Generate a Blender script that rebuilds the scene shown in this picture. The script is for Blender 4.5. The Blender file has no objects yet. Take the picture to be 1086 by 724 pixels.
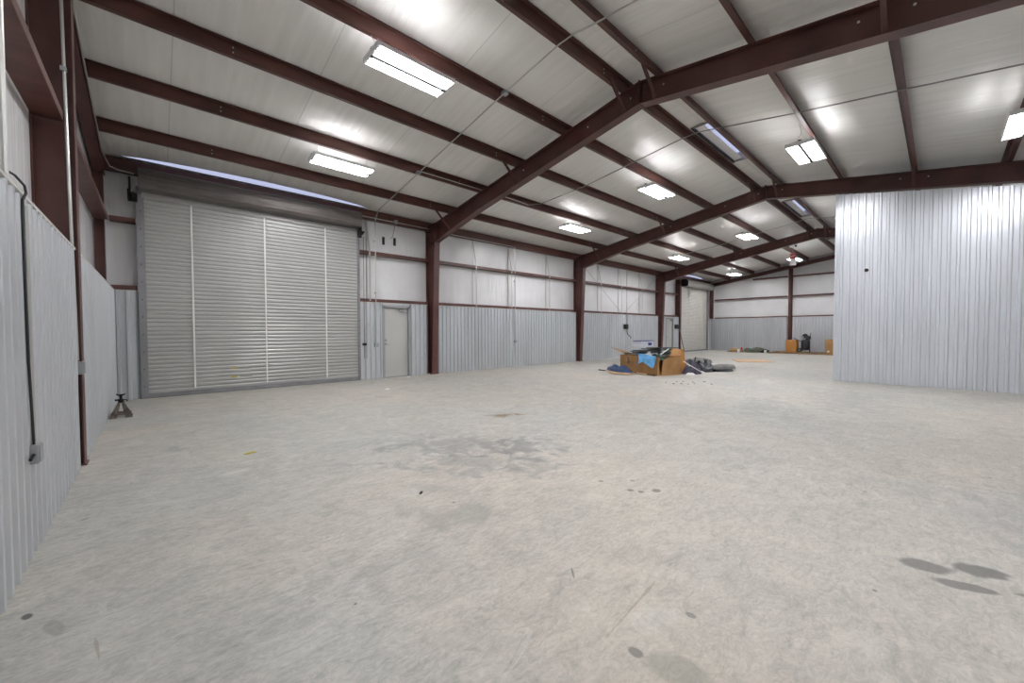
import bpy, bmesh, math, random
from mathutils import Vector, Matrix, noise
random.seed(7)
SC = bpy.context.scene
COL = SC.collection
# ------------------------------------------------------------------ dimensions (metres)
W = 7.374       # long wall wainscot plane (Y)
XL = -7.276     # near end wall wainscot plane (X)
XF = 22.909     # far end wall wainscot plane
YR = -7.374     # hidden side wall
XP = 7.121      # partition plane
YP = -1.817     # partition edge
SL = 0.16       # roof slope
ZT = 5.905      # rafter top / purlin bottom at ridge
ZW = 2.222      # wainscot height
PY = [0.31, 1.775, 3.25, 4.725, 6.2]
FX = [0.0, 7.62, 15.24]
def rz(y): return ZT - SL*abs(y)

# ------------------------------------------------------------------ materials
def mat(name, col, rough=.5, metal=0., spec=.5, emit=None, estr=0., var=0., vscale=3., vstretch=(1,1,1), bump=0., bscale=20., bstretch=None, col2=None):
    m = bpy.data.materials.new(name); m.use_nodes = True
    nt = m.node_tree; n = nt.nodes; l = nt.links
    b = n['Principled BSDF']
    b.inputs['Base Color'].default_value = (*col, 1); b.inputs['Roughness'].default_value = rough
    b.inputs['Metallic'].default_value = metal; b.inputs['Specular IOR Level'].default_value = spec
    if emit:
        b.inputs['Emission Color'].default_value = (*emit, 1); b.inputs['Emission Strength'].default_value = estr
    geo = n.new('ShaderNodeNewGeometry')
    def mapped(st):
        mp = n.new('ShaderNodeMapping'); mp.inputs['Scale'].default_value = st
        l.new(geo.outputs['Position'], mp.inputs['Vector']); return mp.outputs['Vector']
    if var > 0 or col2:
        no = n.new('ShaderNodeTexNoise'); no.inputs['Scale'].default_value = vscale; no.inputs['Detail'].default_value = 5
        l.new(mapped(vstretch), no.inputs['Vector'])
        rp = n.new('ShaderNodeValToRGB'); l.new(no.outputs['Fac'], rp.inputs['Fac'])
        c2 = col2 if col2 else tuple(min(1, c*(1+var)) for c in col)
        c1 = col if col2 else tuple(c*(1-var) for c in col)
        rp.color_ramp.elements[0].position = .35; rp.color_ramp.elements[0].color = (*c1, 1)
        rp.color_ramp.elements[1].position = .65; rp.color_ramp.elements[1].color = (*c2, 1)
        l.new(rp.outputs['Color'], b.inputs['Base Color'])
    if bump > 0:
        no = n.new('ShaderNodeTexNoise'); no.inputs['Scale'].default_value = bscale; no.inputs['Detail'].default_value = 4
        l.new(mapped(bstretch or (1,1,1)), no.inputs['Vector'])
        bp = n.new('ShaderNodeBump'); bp.inputs['Strength'].default_value = bump; bp.inputs['Distance'].default_value = .02
        l.new(no.outputs['Fac'], bp.inputs['Height']); l.new(bp.outputs['Normal'], b.inputs['Normal'])
    return m
M = {}
M['steel'] = mat('red_oxide_steel', (.092,.035,.029), .42, 0, .5, var=.22, vscale=2.2, bump=.05, bscale=30)
M['steel2'] = mat('red_oxide_purlin_steel', (.096,.037,.029), .42, 0, .5, var=.25, vscale=1.6, vstretch=(1,4,4))
M['galv'] = mat('galvalume_panel', (.76,.79,.84), .30, .50, .5, var=.05, vscale=1.5, vstretch=(1,1,.25))
M['galv2'] = mat('galvalume_wainscot', (.60,.62,.645), .34, .48, .5, var=.06, vscale=1.5, vstretch=(1,1,.25))
M['trim'] = mat('pale_trim_metal', (.62,.61,.58), .4, .2)
M['face'] = mat('white_insulation_facing', (.78,.78,.79), .26, 0, .5, var=.04, vscale=1.2, bump=.75, bscale=2.2, bstretch=(3.2,3.2,.35))
M['conduit'] = mat('galvanised_conduit', (.50,.50,.48), .38, .6)
M['dconduit'] = mat('dull_conduit', (.28,.28,.27), .45, .5)
M['boxm'] = mat('galvanised_box', (.40,.41,.42), .45, .6, var=.1)
M['curtain'] = mat('roller_curtain_paint', (.44,.44,.425), .30, .1, .5, var=.04, vscale=1)
M['curtain2'] = mat('pale_roller_curtain_paint', (.56,.54,.50), .5, .05, .5, var=.03)
M['hood'] = mat('grey_brown_hood_metal', (.13,.115,.108), .38, .35, var=.08)
M['hood2'] = mat('pale_grey_hood_metal', (.33,.32,.30), .4, .3)
M['guide'] = mat('grey_guide_steel', (.27,.27,.28), .45, .5, var=.1)
M['strap'] = mat('white_strap', (.80,.79,.76), .5)
M['dark'] = mat('dark_rubber', (.02,.02,.022), .6)
M['black'] = mat('black_paint', (.012,.013,.015), .35)
M['doorp'] = mat('pale_grey_door_paint', (.50,.50,.48), .45, 0, .4, var=.05, vscale=1.2)
M['doorf'] = mat('grey_door_frame', (.34,.35,.36), .45, .2)
M['chrome'] = mat('satin_chrome', (.6,.6,.6), .25, .9)
M['white'] = mat('white_enamel', (.82,.82,.83), .4)
M['tube'] = mat('fluorescent_tube', (1,1,1), .4, emit=(.97,.975,1.0), estr=42)
M['card'] = mat('brown_cardboard', (.36,.20,.085), .8, 0, .2, var=.14, vscale=3, bump=.2, bscale=8)
M['cardl'] = mat('tan_cardboard', (.55,.37,.20), .8, 0, .2, var=.1, vscale=3)
M['cardo'] = mat('orange_brown_cardboard', (.46,.21,.06), .75, 0, .2, var=.08)
M['wood'] = mat('pale_board', (.62,.42,.26), .7, 0, .3, var=.1, vscale=2)
M['palletw'] = mat('weathered_pallet_wood', (.30,.19,.10), .8, 0, .2, var=.25, vscale=6)
M['dsheet'] = mat('charcoal_board', (.045,.047,.05), .5, 0, .4, var=.35, vscale=5)
M['gsheet'] = mat('grey_board', (.12,.12,.115), .55, 0, .4, var=.25, vscale=4)
M['bluet'] = mat('dark_blue_tarp', (.018,.045,.12), .45, 0, .5, var=.4, vscale=5, bump=.5, bscale=9)
M['lblue'] = mat('light_blue_film', (.16,.45,.85), .35, 0, .5, var=.25, vscale=6)
M['wsheet'] = mat('white_sheet', (.36,.39,.42), .5, 0, .4)
M['purple'] = mat('white_and_blue_carton', (.70,.71,.78), .5)
M['navy'] = mat('navy_print', (.06,.06,.25), .5)
M['cloth'] = mat('grey_violet_cloth', (.075,.07,.10), .8, 0, .2, var=.4, vscale=8, bump=.4, bscale=12)
M['bag'] = mat('black_bag_plastic', (.015,.016,.02), .25, 0, .5, bump=.8, bscale=9)
M['green'] = mat('dark_green_netting', (.03,.06,.045), .7, 0, .3, var=.5, vscale=9)
M['paper'] = mat('white_paper', (.80,.80,.78), .7)
M['red'] = mat('red_plastic', (.50,.02,.02), .4)
M['exitred'] = mat('red_sign_letter', (.60,.03,.02), .4, emit=(1,.06,.03), estr=.5)
M['yellow'] = mat('yellow_label', (.50,.42,.03), .5)
M['rust'] = mat('rusty_iron', (.13,.105,.088), .65, .5, .4, var=.4, vscale=14)
M['blackiron'] = mat('black_iron', (.015,.013,.012), .5, .5)
M['net'] = mat('grey_green_hose', (.20,.22,.18), .6, 0, .3, var=.4, vscale=10)
M['spine'] = mat('dark_channel_paint', (.03,.03,.032), .5)
M['lamp_lens'] = mat('lamp_lens', (.9,.9,.9), .1)
M['chip'] = mat('dark_floor_chip', (.04,.035,.03), .8)

def ceiling_material():
    m = bpy.data.materials.new('roof_insulation_facing'); m.use_nodes = True
    nt = m.node_tree; n = nt.nodes; l = nt.links; b = n['Principled BSDF']
    b.inputs['Roughness'].default_value = .33
    geo = n.new('ShaderNodeNewGeometry')
    sp = n.new('ShaderNodeSeparateXYZ'); l.new(geo.outputs['Position'], sp.inputs[0])
    mp = n.new('ShaderNodeMapping'); mp.inputs['Scale'].default_value = (4.5,.45,.45); l.new(geo.outputs['Position'], mp.inputs['Vector'])
    no = n.new('ShaderNodeTexNoise'); no.inputs['Scale'].default_value = 1.6; no.inputs['Detail'].default_value = 5; l.new(mp.outputs[0], no.inputs['Vector'])
    # seams of the insulation strips every 1.83 m
    a = n.new('ShaderNodeMath'); a.operation = 'DIVIDE'; l.new(sp.outputs['X'], a.inputs[0]); a.inputs[1].default_value = 1.83
    f = n.new('ShaderNodeMath'); f.operation = 'FRACT'; l.new(a.outputs[0], f.inputs[0])
    s = n.new('ShaderNodeMath'); s.operation = 'SUBTRACT'; l.new(f.outputs[0], s.inputs[0]); s.inputs[1].default_value = .5
    ab = n.new('ShaderNodeMath'); ab.operation = 'ABSOLUTE'; l.new(s.outputs[0], ab.inputs[0])
    lt = n.new('ShaderNodeMath'); lt.operation = 'LESS_THAN'; l.new(ab.outputs[0], lt.inputs[0]); lt.inputs[1].default_value = .004
    r = n.new('ShaderNodeValToRGB'); l.new(no.outputs['Fac'], r.inputs['Fac'])
    r.color_ramp.elements[0].position = .3; r.color_ramp.elements[0].color = (.76,.75,.715,1)
    r.color_ramp.elements[1].position = .7; r.color_ramp.elements[1].color = (.84,.83,.80,1)
    mx = n.new('ShaderNodeMixRGB'); mx.inputs['Color2'].default_value = (.62,.61,.58,1)
    l.new(lt.outputs[0], mx.inputs['Fac']); l.new(r.outputs[0], mx.inputs['Color1']); l.new(mx.outputs[0], b.inputs['Base Color'])
    ad = n.new('ShaderNodeMath'); ad.operation = 'SUBTRACT'; l.new(no.outputs['Fac'], ad.inputs[0]); l.new(lt.outputs[0], ad.inputs[1])
    bp = n.new('ShaderNodeBump'); bp.inputs['Strength'].default_value = .45; bp.inputs['Distance'].default_value = .03
    l.new(ad.outputs[0], bp.inputs['Height']); l.new(bp.outputs[0], b.inputs['Normal'])
    return m
M['ceil'] = ceiling_material()

# stains: (x, y, radius along X, radius along Y, rotation, colour, strength)
STAINS = [(-4.92,-2.757,.45,.010,.08,(.27,.20,.15),.5),(-4.94,-2.38,.075,.010,.84,(.14,.13,.12),.7),(-6.89,-1.30,.009,.14,.14,(.26,.20,.14),.5),(-7.08,.475,.04,.010,.72,(.12,.11,.10),.8),(-1.44,-3.92,.010,.42,.27,(.20,.195,.19),.5),(-6.1,.9,.30,.05,.2,(.62,.61,.58),.5),(-5.3,.4,.06,.5,.9,(.30,.295,.285),.5),(5.6,-.6,.9,.25,.2,(.60,.59,.57),.5),(1.6,-.2,1.0,.3,.25,(.58,.575,.56),.45),(-3.3,-.55,.12,.3,.9,(.60,.59,.57),.6),(-4.4,.1,.12,.35,.9,(.60,.59,.57),.6),(-3.36,-3.75,.10,.16,.4,(.13,.125,.115),.8),(-3.20,-3.97,.12,.19,.5,(.13,.125,.115),.85),(-3.47,-3.90,.06,.20,.35,(.13,.125,.115),.8),(-3.36,-4.10,.03,.07,.4,(.15,.145,.13),.7),
 (-3.67,-1.69,.03,.035,0,(.16,.155,.14),.7),(-3.655,-1.98,.05,.05,0,(.14,.135,.12),.8),(-3.62,-2.06,.04,.04,0,(.15,.145,.13),.8),(-3.50,-2.14,.055,.05,0,(.14,.135,.12),.8),(-3.45,-1.88,.03,.03,0,(.16,.155,.14),.6),
 (-2.46,1.05,.20,.30,.9,(.22,.15,.08),.9),(-3.95,.10,.55,1.1,.8,(.19,.185,.18),.5),(-4.20,-.45,.40,.95,.9,(.22,.22,.215),.45),(-3.50,-.35,.40,.65,1.2,(.20,.195,.19),.45),(-3.84,-1.0,.35,.40,.7,(.22,.22,.21),.4),
 (-5.05,-1.30,.26,.42,1.0,(.31,.30,.265),.55),(-5.175,-2.912,.035,.045,0,(.12,.12,.11),.7),(-5.13,-3.07,.13,.17,.5,(.24,.23,.19),.5),(-4.78,-2.98,.02,.03,0,(.15,.14,.13),.6),
 (-7.05,-1.0,.04,.12,.3,(.22,.215,.20),.5),(-7.16,-.80,.03,.05,.3,(.06,.06,.06),.9),(-6.5,2.23,.12,.3,.6,(.26,.25,.23),.5),(-3.2,4.2,.15,.25,.6,(.26,.245,.22),.4),(-2.1,3.1,.12,.3,.6,(.26,.245,.22),.4),
 (1.5,-1.6,1.4,.5,.1,(.26,.265,.265),.4),(3.4,-2.6,1.8,.7,.1,(.25,.26,.265),.42),(-1.9,-4.5,.9,1.2,.2,(.28,.29,.295),.3),(3.0,1.4,.8,.4,.3,(.28,.275,.26),.35),(9.5,1.0,1.4,.6,.2,(.28,.27,.25),.45),(12.0,3.4,1.2,.5,.2,(.27,.26,.25),.4)]
def floor_material():
    m = bpy.data.materials.new('stained_concrete'); m.use_nodes = True
    nt = m.node_tree; n = nt.nodes; l = nt.links; b = n['Principled BSDF']
    b.inputs['Roughness'].default_value = .55; b.inputs['Specular IOR Level'].default_value = .35
    geo = n.new('ShaderNodeNewGeometry'); P = geo.outputs['Position']
    def tex(scale, detail, st=(1,1,1), rot=0, dist=0., rough=.55):
        mp = n.new('ShaderNodeMapping'); mp.inputs['Scale'].default_value = st; mp.inputs['Rotation'].default_value = (0,0,rot); l.new(P, mp.inputs['Vector'])
        t = n.new('ShaderNodeTexNoise'); t.inputs['Scale'].default_value = scale; t.inputs['Detail'].default_value = detail
        t.inputs['Distortion'].default_value = dist; t.inputs['Roughness'].default_value = rough; l.new(mp.outputs[0], t.inputs['Vector']); return t.outputs['Fac']
    def ramp(f, p0, c0, p1, c1):
        r = n.new('ShaderNodeValToRGB'); l.new(f, r.inputs['Fac']); e = r.color_ramp.elements
        e[0].position = p0; e[0].color = (*c0,1); e[1].position = p1; e[1].color = (*c1,1); return r.outputs['Color']
    def mix(mode, fac, a, c):
        x = n.new('ShaderNodeMixRGB'); x.blend_type = mode
        if isinstance(fac, float): x.inputs['Fac'].default_value = fac
        else: l.new(fac, x.inputs['Fac'])
        l.new(a, x.inputs['Color1'])
        if isinstance(c, tuple): x.inputs['Color2'].default_value = (*c,1)
        else: l.new(c, x.inputs['Color2'])
        return x.outputs['Color']
    base = ramp(tex(.35, 4, dist=.6), .35, (.528,.487,.428), .65, (.466,.459,.425))
    base = mix('MULTIPLY', 1.0, base, ramp(tex(2.2, 8, (1,1,1), 0, 1.4, .65), .30, (.84,.845,.85), .66, (1.07,1.065,1.06)))
    base = mix('MULTIPLY', 1.0, base, ramp(tex(5.0, 7, (1,2.6,1), .65, 1.8, .7), .34, (.83,.83,.83), .56, (1.05,1.05,1.05)))
    base = mix('MULTIPLY', 1.0, base, ramp(tex(11, 8, (1,1.7,1), .9, 2.6, .75), .36, (.84,.84,.845), .60, (1.05,1.05,1.05)))
    base = mix('MULTIPLY', 1.0, base, ramp(tex(42, 4, rough=.7), .25, (.90,.90,.90), .6, (1.02,1.02,1.02)))
    # pale trowel scuffs
    sc = ramp(tex(1.3, 6, (1,1.8,1), .5, 2.5, .7), .60, (0,0,0), .74, (1,1,1))
    s2 = n.new('ShaderNodeMath'); s2.operation = 'MULTIPLY'; s2.inputs[1].default_value = .6
    l.new(sc, s2.inputs[0]); base = mix('MIX', s2.outputs[0], base, (.645,.638,.60))
    # small dark specks
    vo = n.new('ShaderNodeTexVoronoi'); vo.inputs['Scale'].default_value = 2.1; l.new(P, vo.inputs['Vector'])
    lt = n.new('ShaderNodeMath'); lt.operation = 'LESS_THAN'; l.new(vo.outputs['Distance'], lt.inputs[0]); lt.inputs[1].default_value = .028
    l6 = n.new('ShaderNodeMath'); l6.operation = 'MULTIPLY'; l.new(lt.outputs[0], l6.inputs[0]); l6.inputs[1].default_value = .85
    base = mix('MIX', l6.outputs[0], base, (.17,.16,.15))
    # stains where they lie, edges broken by noise
    dn = n.new('ShaderNodeTexNoise'); dn.inputs['Scale'].default_value = 4.5; dn.inputs['Detail'].default_value = 8; dn.inputs['Distortion'].default_value = 1.0; l.new(P, dn.inputs['Vector'])
    for (x, y, rx, ry, ro, c, st) in STAINS:
        mp = n.new('ShaderNodeMapping'); mp.vector_type = 'TEXTURE'
        mp.inputs['Location'].default_value = (x,y,0); mp.inputs['Rotation'].default_value = (0,0,ro); mp.inputs['Scale'].default_value = (rx,ry,1)
        l.new(P, mp.inputs['Vector'])
        ln = n.new('ShaderNodeVectorMath'); ln.operation = 'LENGTH'; l.new(mp.outputs[0], ln.inputs[0])
        big = max(rx,ry) > .22
        ad = n.new('ShaderNodeMath'); ad.operation = 'MULTIPLY_ADD'; l.new(dn.outputs['Fac'], ad.inputs[0]); ad.inputs[1].default_value = 3.4 if big else 1.1; l.new(ln.outputs['Value'], ad.inputs[2])
        mr = n.new('ShaderNodeMapRange'); mr.interpolation_type = 'SMOOTHSTEP'; l.new(ad.outputs[0], mr.inputs['Value'])
        c0 = 1.7 if big else .55
        mr.inputs['From Min'].default_value = c0+(.25 if big else .50); mr.inputs['From Max'].default_value = c0+(1.0 if big else .80)
        mr.inputs['To Min'].default_value = st; mr.inputs['To Max'].default_value = 0
        base = mix('MIX', mr.outputs[0], base, c)
    l.new(base, b.inputs['Base Color'])
    bp = n.new('ShaderNodeBump'); bp.inputs['Strength'].default_value = .12; bp.inputs['Distance'].default_value = .01
    l.new(tex(14, 5), bp.inputs['Height']); l.new(bp.outputs[0], b.inputs['Normal'])
    return m
M['floor'] = floor_material()

# ------------------------------------------------------------------ mesh helper
WO = {}      # world origin of every object, by name
class MB:
    def __init__(s): s.v = []; s.f = []
    def add(s, vs, fs):
        k = len(s.v); s.v += [tuple(v) for v in vs]; s.f += [tuple(i+k for i in f) for f in fs]; return s
    def box(s, x0, x1, y0, y1, z0, z1):
        return s.add([(x0,y0,z0),(x1,y0,z0),(x1,y1,z0),(x0,y1,z0),(x0,y0,z1),(x1,y0,z1),(x1,y1,z1),(x0,y1,z1)],
                     [(0,3,2,1),(4,5,6,7),(0,1,5,4),(1,2,6,5),(2,3,7,6),(3,0,4,7)])
    def prism(s, pts, d):           # closed outline of 3D points, extruded by vector d
        n = len(pts); d = Vector(d); a = [Vector(p) for p in pts]
        fs = [tuple(range(n))[::-1], tuple(range(n, 2*n))] + [(i,(i+1)%n,n+(i+1)%n,n+i) for i in range(n)]
        return s.add(a+[p+d for p in a], fs)
    def obox(s, c, ax, ay, az):     # centre and three half-axis vectors
        c, ax, ay, az = map(Vector, (c, ax, ay, az))
        vs = [c+sx*ax+sy*ay+sz*az for sz in (-1,1) for sx, sy in ((-1,-1),(1,-1),(1,1),(-1,1))]
        return s.add(vs, [(0,3,2,1),(4,5,6,7),(0,1,5,4),(1,2,6,5),(2,3,7,6),(3,0,4,7)])
    def tube(s, pts, r, seg=8, closed=False):
        pts = [Vector(p) for p in pts]; rings = []; n = len(pts); up = None
        for i, p in enumerate(pts):
            a = pts[i-1] if i > 0 else (pts[-1] if closed else p); b = pts[(i+1)%n] if (i < n-1 or closed) else p
            t = (b-a).normalized()
            if up is None: up = t.orthogonal().normalized()
            u = (up-t*up.dot(t)); u = u.normalized() if u.length > 1e-6 else t.orthogonal().normalized(); up = u
            w = t.cross(u); rr = r[i] if isinstance(r, (list,tuple)) else r
            rings.append([p+(u*math.cos(2*math.pi*k/seg)+w*math.sin(2*math.pi*k/seg))*rr for k in range(seg)])
        vs = [v for q in rings for v in q]; fs = []
        m = n if closed else n-1
        for i in range(m):
            for k in range(seg):
                j = (i+1)%n
                fs.append((i*seg+k, i*seg+(k+1)%seg, j*seg+(k+1)%seg, j*seg+k))
        if not closed: fs += [tuple(range(seg))[::-1], tuple((n-1)*seg+k for k in range(seg))]
        return s.add(vs, fs)
    def lathe(s, c, prof, seg=20, axis='Z'):   # prof: (radius, height)
        c = Vector(c); vs = []
        for r, h in prof:
            for k in range(seg):
                a = 2*math.pi*k/seg; p = Vector((r*math.cos(a), r*math.sin(a), h))
                if axis == 'X': p = Vector((p.z, p.x, p.y))
                if axis == 'Y': p = Vector((p.x, p.z, p.y))
                vs.append(c+p)
        n = len(prof); fs = [(i*seg+k, i*seg+(k+1)%seg, (i+1)*seg+(k+1)%seg, (i+1)*seg+k) for i in range(n-1) for k in range(seg)]
        fs += [tuple(range(seg))[::-1], tuple((n-1)*seg+k for k in range(seg))]
        return s.add(vs, fs)
    def build(s, name, m, parent=None, smooth=False, bevel=0.):
        if parent: org = WO[parent.name]
        else:
            lo = [min(v[k] for v in s.v) for k in range(3)]; hi = [max(v[k] for v in s.v) for k in range(3)]
            org = Vector(((lo[0]+hi[0])/2, (lo[1]+hi[1])/2, lo[2]))
        me = bpy.data.meshes.new(name); me.from_pydata([tuple(Vector(v)-org) for v in s.v], [], s.f); me.update()
        bm = bmesh.new(); bm.from_mesh(me); bmesh.ops.recalc_face_normals(bm, faces=bm.faces); bm.to_mesh(me); bm.free()
        if smooth:
            for p in me.polygons: p.use_smooth = True
        me.materials.append(m)
        o = bpy.data.objects.new(name, me); COL.objects.link(o)
        if parent: o.parent = parent
        else: o.location = org
        WO[o.name] = org
        if bevel:
            b = o.modifiers.new('bevel', 'BEVEL'); b.width = bevel; b.segments = 2; b.limit_method = 'ANGLE'
        if smooth:
            try: me.set_sharp_from_angle(angle=math.radians(40))
            except Exception: pass
        return o
def tag(o, label=None, cat=None, group=None, kind=None):
    if label: o['label'] = label
    if cat: o['category'] = cat
    if group: o['group'] = group
    if kind: o['kind'] = kind
    return o
def empty(name, loc, label=None, cat=None, group=None, kind=None):
    o = bpy.data.objects.new(name, None); o.location = loc; o.empty_display_size = .1; COL.objects.link(o)
    WO[o.name] = Vector(loc)
    return tag(o, label, cat, group, kind)
def copy_thing(src, loc, label):
    r = src.copy(); COL.objects.link(r); r.location = loc; r['label'] = label; WO[r.name] = Vector(loc)
    for ch in list(src.children):
        c = ch.copy(); COL.objects.link(c); c.parent = r
        for g in list(ch.children):
            d = g.copy(); COL.objects.link(d); d.parent = c
    return r

# ------------------------------------------------------------------ floor and ceiling
fl = MB().box(-7.75, 23.3, -7.75, 7.80, -.15, 0).build('floor', M['floor']); tag(fl, 'pale stained concrete slab floor', 'floor', kind='structure')

def eave_hole(x, x0, x1, ymin):     # inner edge of the daylight gap, tapering to nothing at both ends
    t = (x-x0)/(x1-x0)
    return 7.40-(7.40-ymin)*max(0, math.sin(math.pi*min(1, max(0, t))))**.6
ce = MB(); TH = .2
xs = sorted(set([round(-7.6+.4*i, 3) for i in range(77)] + [23.25, 2.6, 5.3, 10.3, 13.1, 16.2, 19.0, -7.1, -2.1, 17.5, 21.4]))
for a, b in zip(xs[:-1], xs[1:]):
    mid = (a+b)/2
    def bands(x):
        ys = [-7.62, -.20, .20, 7.40, 7.72]; return ys
    holes = []
    if -7.1 <= mid <= -2.1: h = (eave_hole(a,-7.1,-2.1,7.17), eave_hole(b,-7.1,-2.1,7.17))
    elif 17.5 <= mid <= 21.4: h = (eave_hole(a,17.5,21.4,7.17), eave_hole(b,17.5,21.4,7.17))
    else: h = (7.40, 7.40)
    def strip(ya0, ya1, yb0, yb1):
        za = lambda y: rz(y)+TH
        ce.add([(a,ya0,za(ya0)),(a,ya1,za(ya1)),(b,yb1,za(yb1)),(b,yb0,za(yb0))], [(0,1,2,3)])
    ridge_open = any(p <= mid <= q for p, q in ((2.6,5.3),(10.3,13.1),(16.2,19.0)))
    strip(-7.62, -.20, -7.62, -.20)
    if not ridge_open: strip(-.20, 0, -.20, 0); strip(0, .20, 0, .20)
    strip(.20, h[0], .20, h[1])
    strip(7.40, 7.72, 7.40, 7.72)
c = ce.build('ceiling', M['ceil']); tag(c, 'sloping white-faced roof insulation between the purlins', 'ceiling', kind='structure')

# ridge vents
for (x0, x1, d) in ((2.6,5.3,'nearest ridge vent slot, past the first portal frame'), (10.3,13.1,'ridge vent slot just past the second portal frame'), (16.2,19.0,'farthest ridge vent slot, past the third portal frame')):
    e = empty('ridge_vent', ((x0+x1)/2, 0, 6.08), d, 'vent', 'daylit ridge vents')
    m = MB(); z0 = 6.06
    m.box(x0, x1, .20, .22, z0-.02, z0+.22); m.box(x0, x0+.02, -.22, .22, z0-.02, z0+.22); m.box(x1-.02, x1, -.22, .22, z0-.02, z0+.22); m.box(x0, x1, -.22, -.20, z0-.02, z0+.1)
    m.build('throat', M['hood2'], e)
    MB().box(x0+.03, x1-.03, -.03, .16, z0+.03, z0+.045).build('baffle', M['face'], e)
    MB().box(x0, x1, .165, .20, z0-.03, z0+.02).build('edge_strip', M['blackiron'], e)

# ------------------------------------------------------------------ corrugated sheet
PIT = .1490
def corr(mb, p0, p1, out, z0, ztop, x_off=0., h=.032):
    """ribbed sheet from p0 to p1 (2D), ribs rising towards 'out'; ztop is a number or function of distance"""
    p0 = Vector(p0); p1 = Vector(p1); d = (p1-p0); L = d.length; d.normalize(); o = Vector(out)
    prof = [(0,0),(.080,0),(.094,1),(.135,1),(.149,0)]
    pts = [(0.,0.)]; s = -x_off
    while s < L:
        for q, k in prof[1:]:
            t = s+q
            if 0 < t < L: pts.append((t, k*h))
        s += PIT
    pts.append((L, 0.))
    vs = []; n = len(pts)
    for t, k in pts:
        p = p0+d*t+o*k; zt = ztop(t) if callable(ztop) else ztop
        vs += [(p.x,p.y,z0),(p.x,p.y,zt)]
    mb.add(vs, [(2*i,2*i+2,2*i+3,2*i+1) for i in range(n-1)])
    return mb

# ------------------------------------------------------------------ end wall on the left (X = XL)
wl = empty('wall_left', (XL, 0, 0), 'near end wall at left with ribbed metal wainscot below white insulation', 'wall', kind='structure')
def gable(x, thick):
    y = 7.62
    return MB().prism([(x,-y,0),(x,y,0),(x,y,rz(y)+.22),(x,0,rz(0)+.22),(x,-y,rz(y)+.22)], (thick,0,0))
gable(-7.53, -.06).build('insulation_facing', M['face'], wl)
wl_w = MB(); corr(wl_w, (XL,2.14), (XL,-7.37), (1,0), 0, ZW-.01, h=.026); corr(wl_w, (XL,W), (XL,2.44), (1,0), 0, ZW-.01)
wl_w.build('wainscot', M['galv2'], wl)
MB().box(XL-.03, XL+.028, -7.37, 2.14, ZW-.012, ZW+.008).box(XL-.03, XL+.028, 2.44, W, ZW-.012, ZW+.008).build('cap_trim', M['trim'], wl)
MB().box(XL-.01, XL+.004, 2.10, 2.14, 0, ZW).box(XL-.20, XL, 2.135, 2.145, 0, ZW).box(XL-.20, XL, 2.44, 2.45, 0, ZW).build('edge_trim', M['trim'], wl)

# ------------------------------------------------------------------ long wall (Y = W)
wb = empty('wall_back', (8, W, 0), 'long side wall with grey ribbed wainscot below white insulation', 'wall', kind='structure')
MB().box(-7.6, 23.2, 7.60, 7.68, 0, rz(7.6)+.2).build('insulation_facing', M['face'], wb)
ws = MB(); cap = MB(); ed = MB()
SEG = [(-7.27,-6.90),(-2.38,-1.70),(-.79,-.20),(.20,7.42),(7.82,15.04),(15.44,15.98),(16.98,17.70),(22.32,22.90)]
for a, b in SEG:
    corr(ws, (a,W), (b,W), (0,-1), 0, ZW-.01, x_off=.06)
    ed.box(a-.012, a+.012, W-.026, W+.10, 0, ZW); ed.box(b-.012, b+.012, W-.026, W+.10, 0, ZW)
for a, b in ((-7.27,-6.90),(-2.38,-.20),(.20,7.42),(7.82,15.04),(15.44,17.70),(22.32,22.90)):
    cap.box(a, b, W-.03, W+.03, ZW-.012, ZW+.008)
corr(ws, (-1.70,W), (-.79,W), (0,-1), 2.16, ZW-.01, h=.004); corr(ws, (15.98,W), (16.98,W), (0,-1), 2.16, ZW-.01, h=.004)
ws.build('wainscot', M['galv2'], wb); cap.build('cap_trim', M['trim'], wb); ed.build('edge_trim', M['guide'], wb)
# dark pockets of the insulation
for (x, z, n) in ((-1.534,4.12,0),(-1.176,4.14,1)):
    MB().box(x-.035, x+.035, 7.575, 7.60, z-.13, z+.10).build('slot', M['dark'], wb)

# ------------------------------------------------------------------ far end wall
wf = empty('wall_far', (XF, 0, 0), 'far end wall with ribbed wainscot and white insulation above', 'wall', kind='structure')
gable(XF+.22, .06).build('insulation_facing', M['face'], wf)
f = MB(); corr(f, (XF,W), (XF,2.82), (-1,0), 0, ZW-.01); corr(f, (XF,2.50), (XF,-7.37), (-1,0), 0, ZW-.01); f.build('wainscot', M['galv2'], wf)
MB().box(XF-.03, XF+.03, 2.82, W, ZW-.012, ZW+.008).box(XF-.03, XF+.03, -7.37, 2.50, ZW-.012, ZW+.008).build('cap_trim', M['trim'], wf)

# ------------------------------------------------------------------ side wall out of frame on the right
wr = empty('wall_right', (8, YR, 0), 'side wall on the right with ribbed wainscot below insulation', 'wall', kind='structure')
MB().box(-7.6, 23.2, -7.68, -7.60, 0, rz(7.6)+.2).build('insulation_facing', M['face'], wr)
corr(MB(), (-7.27,YR), (22.9,YR), (0,1), 0, ZW-.01).build('wainscot', M['galv2'], wr)

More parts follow.
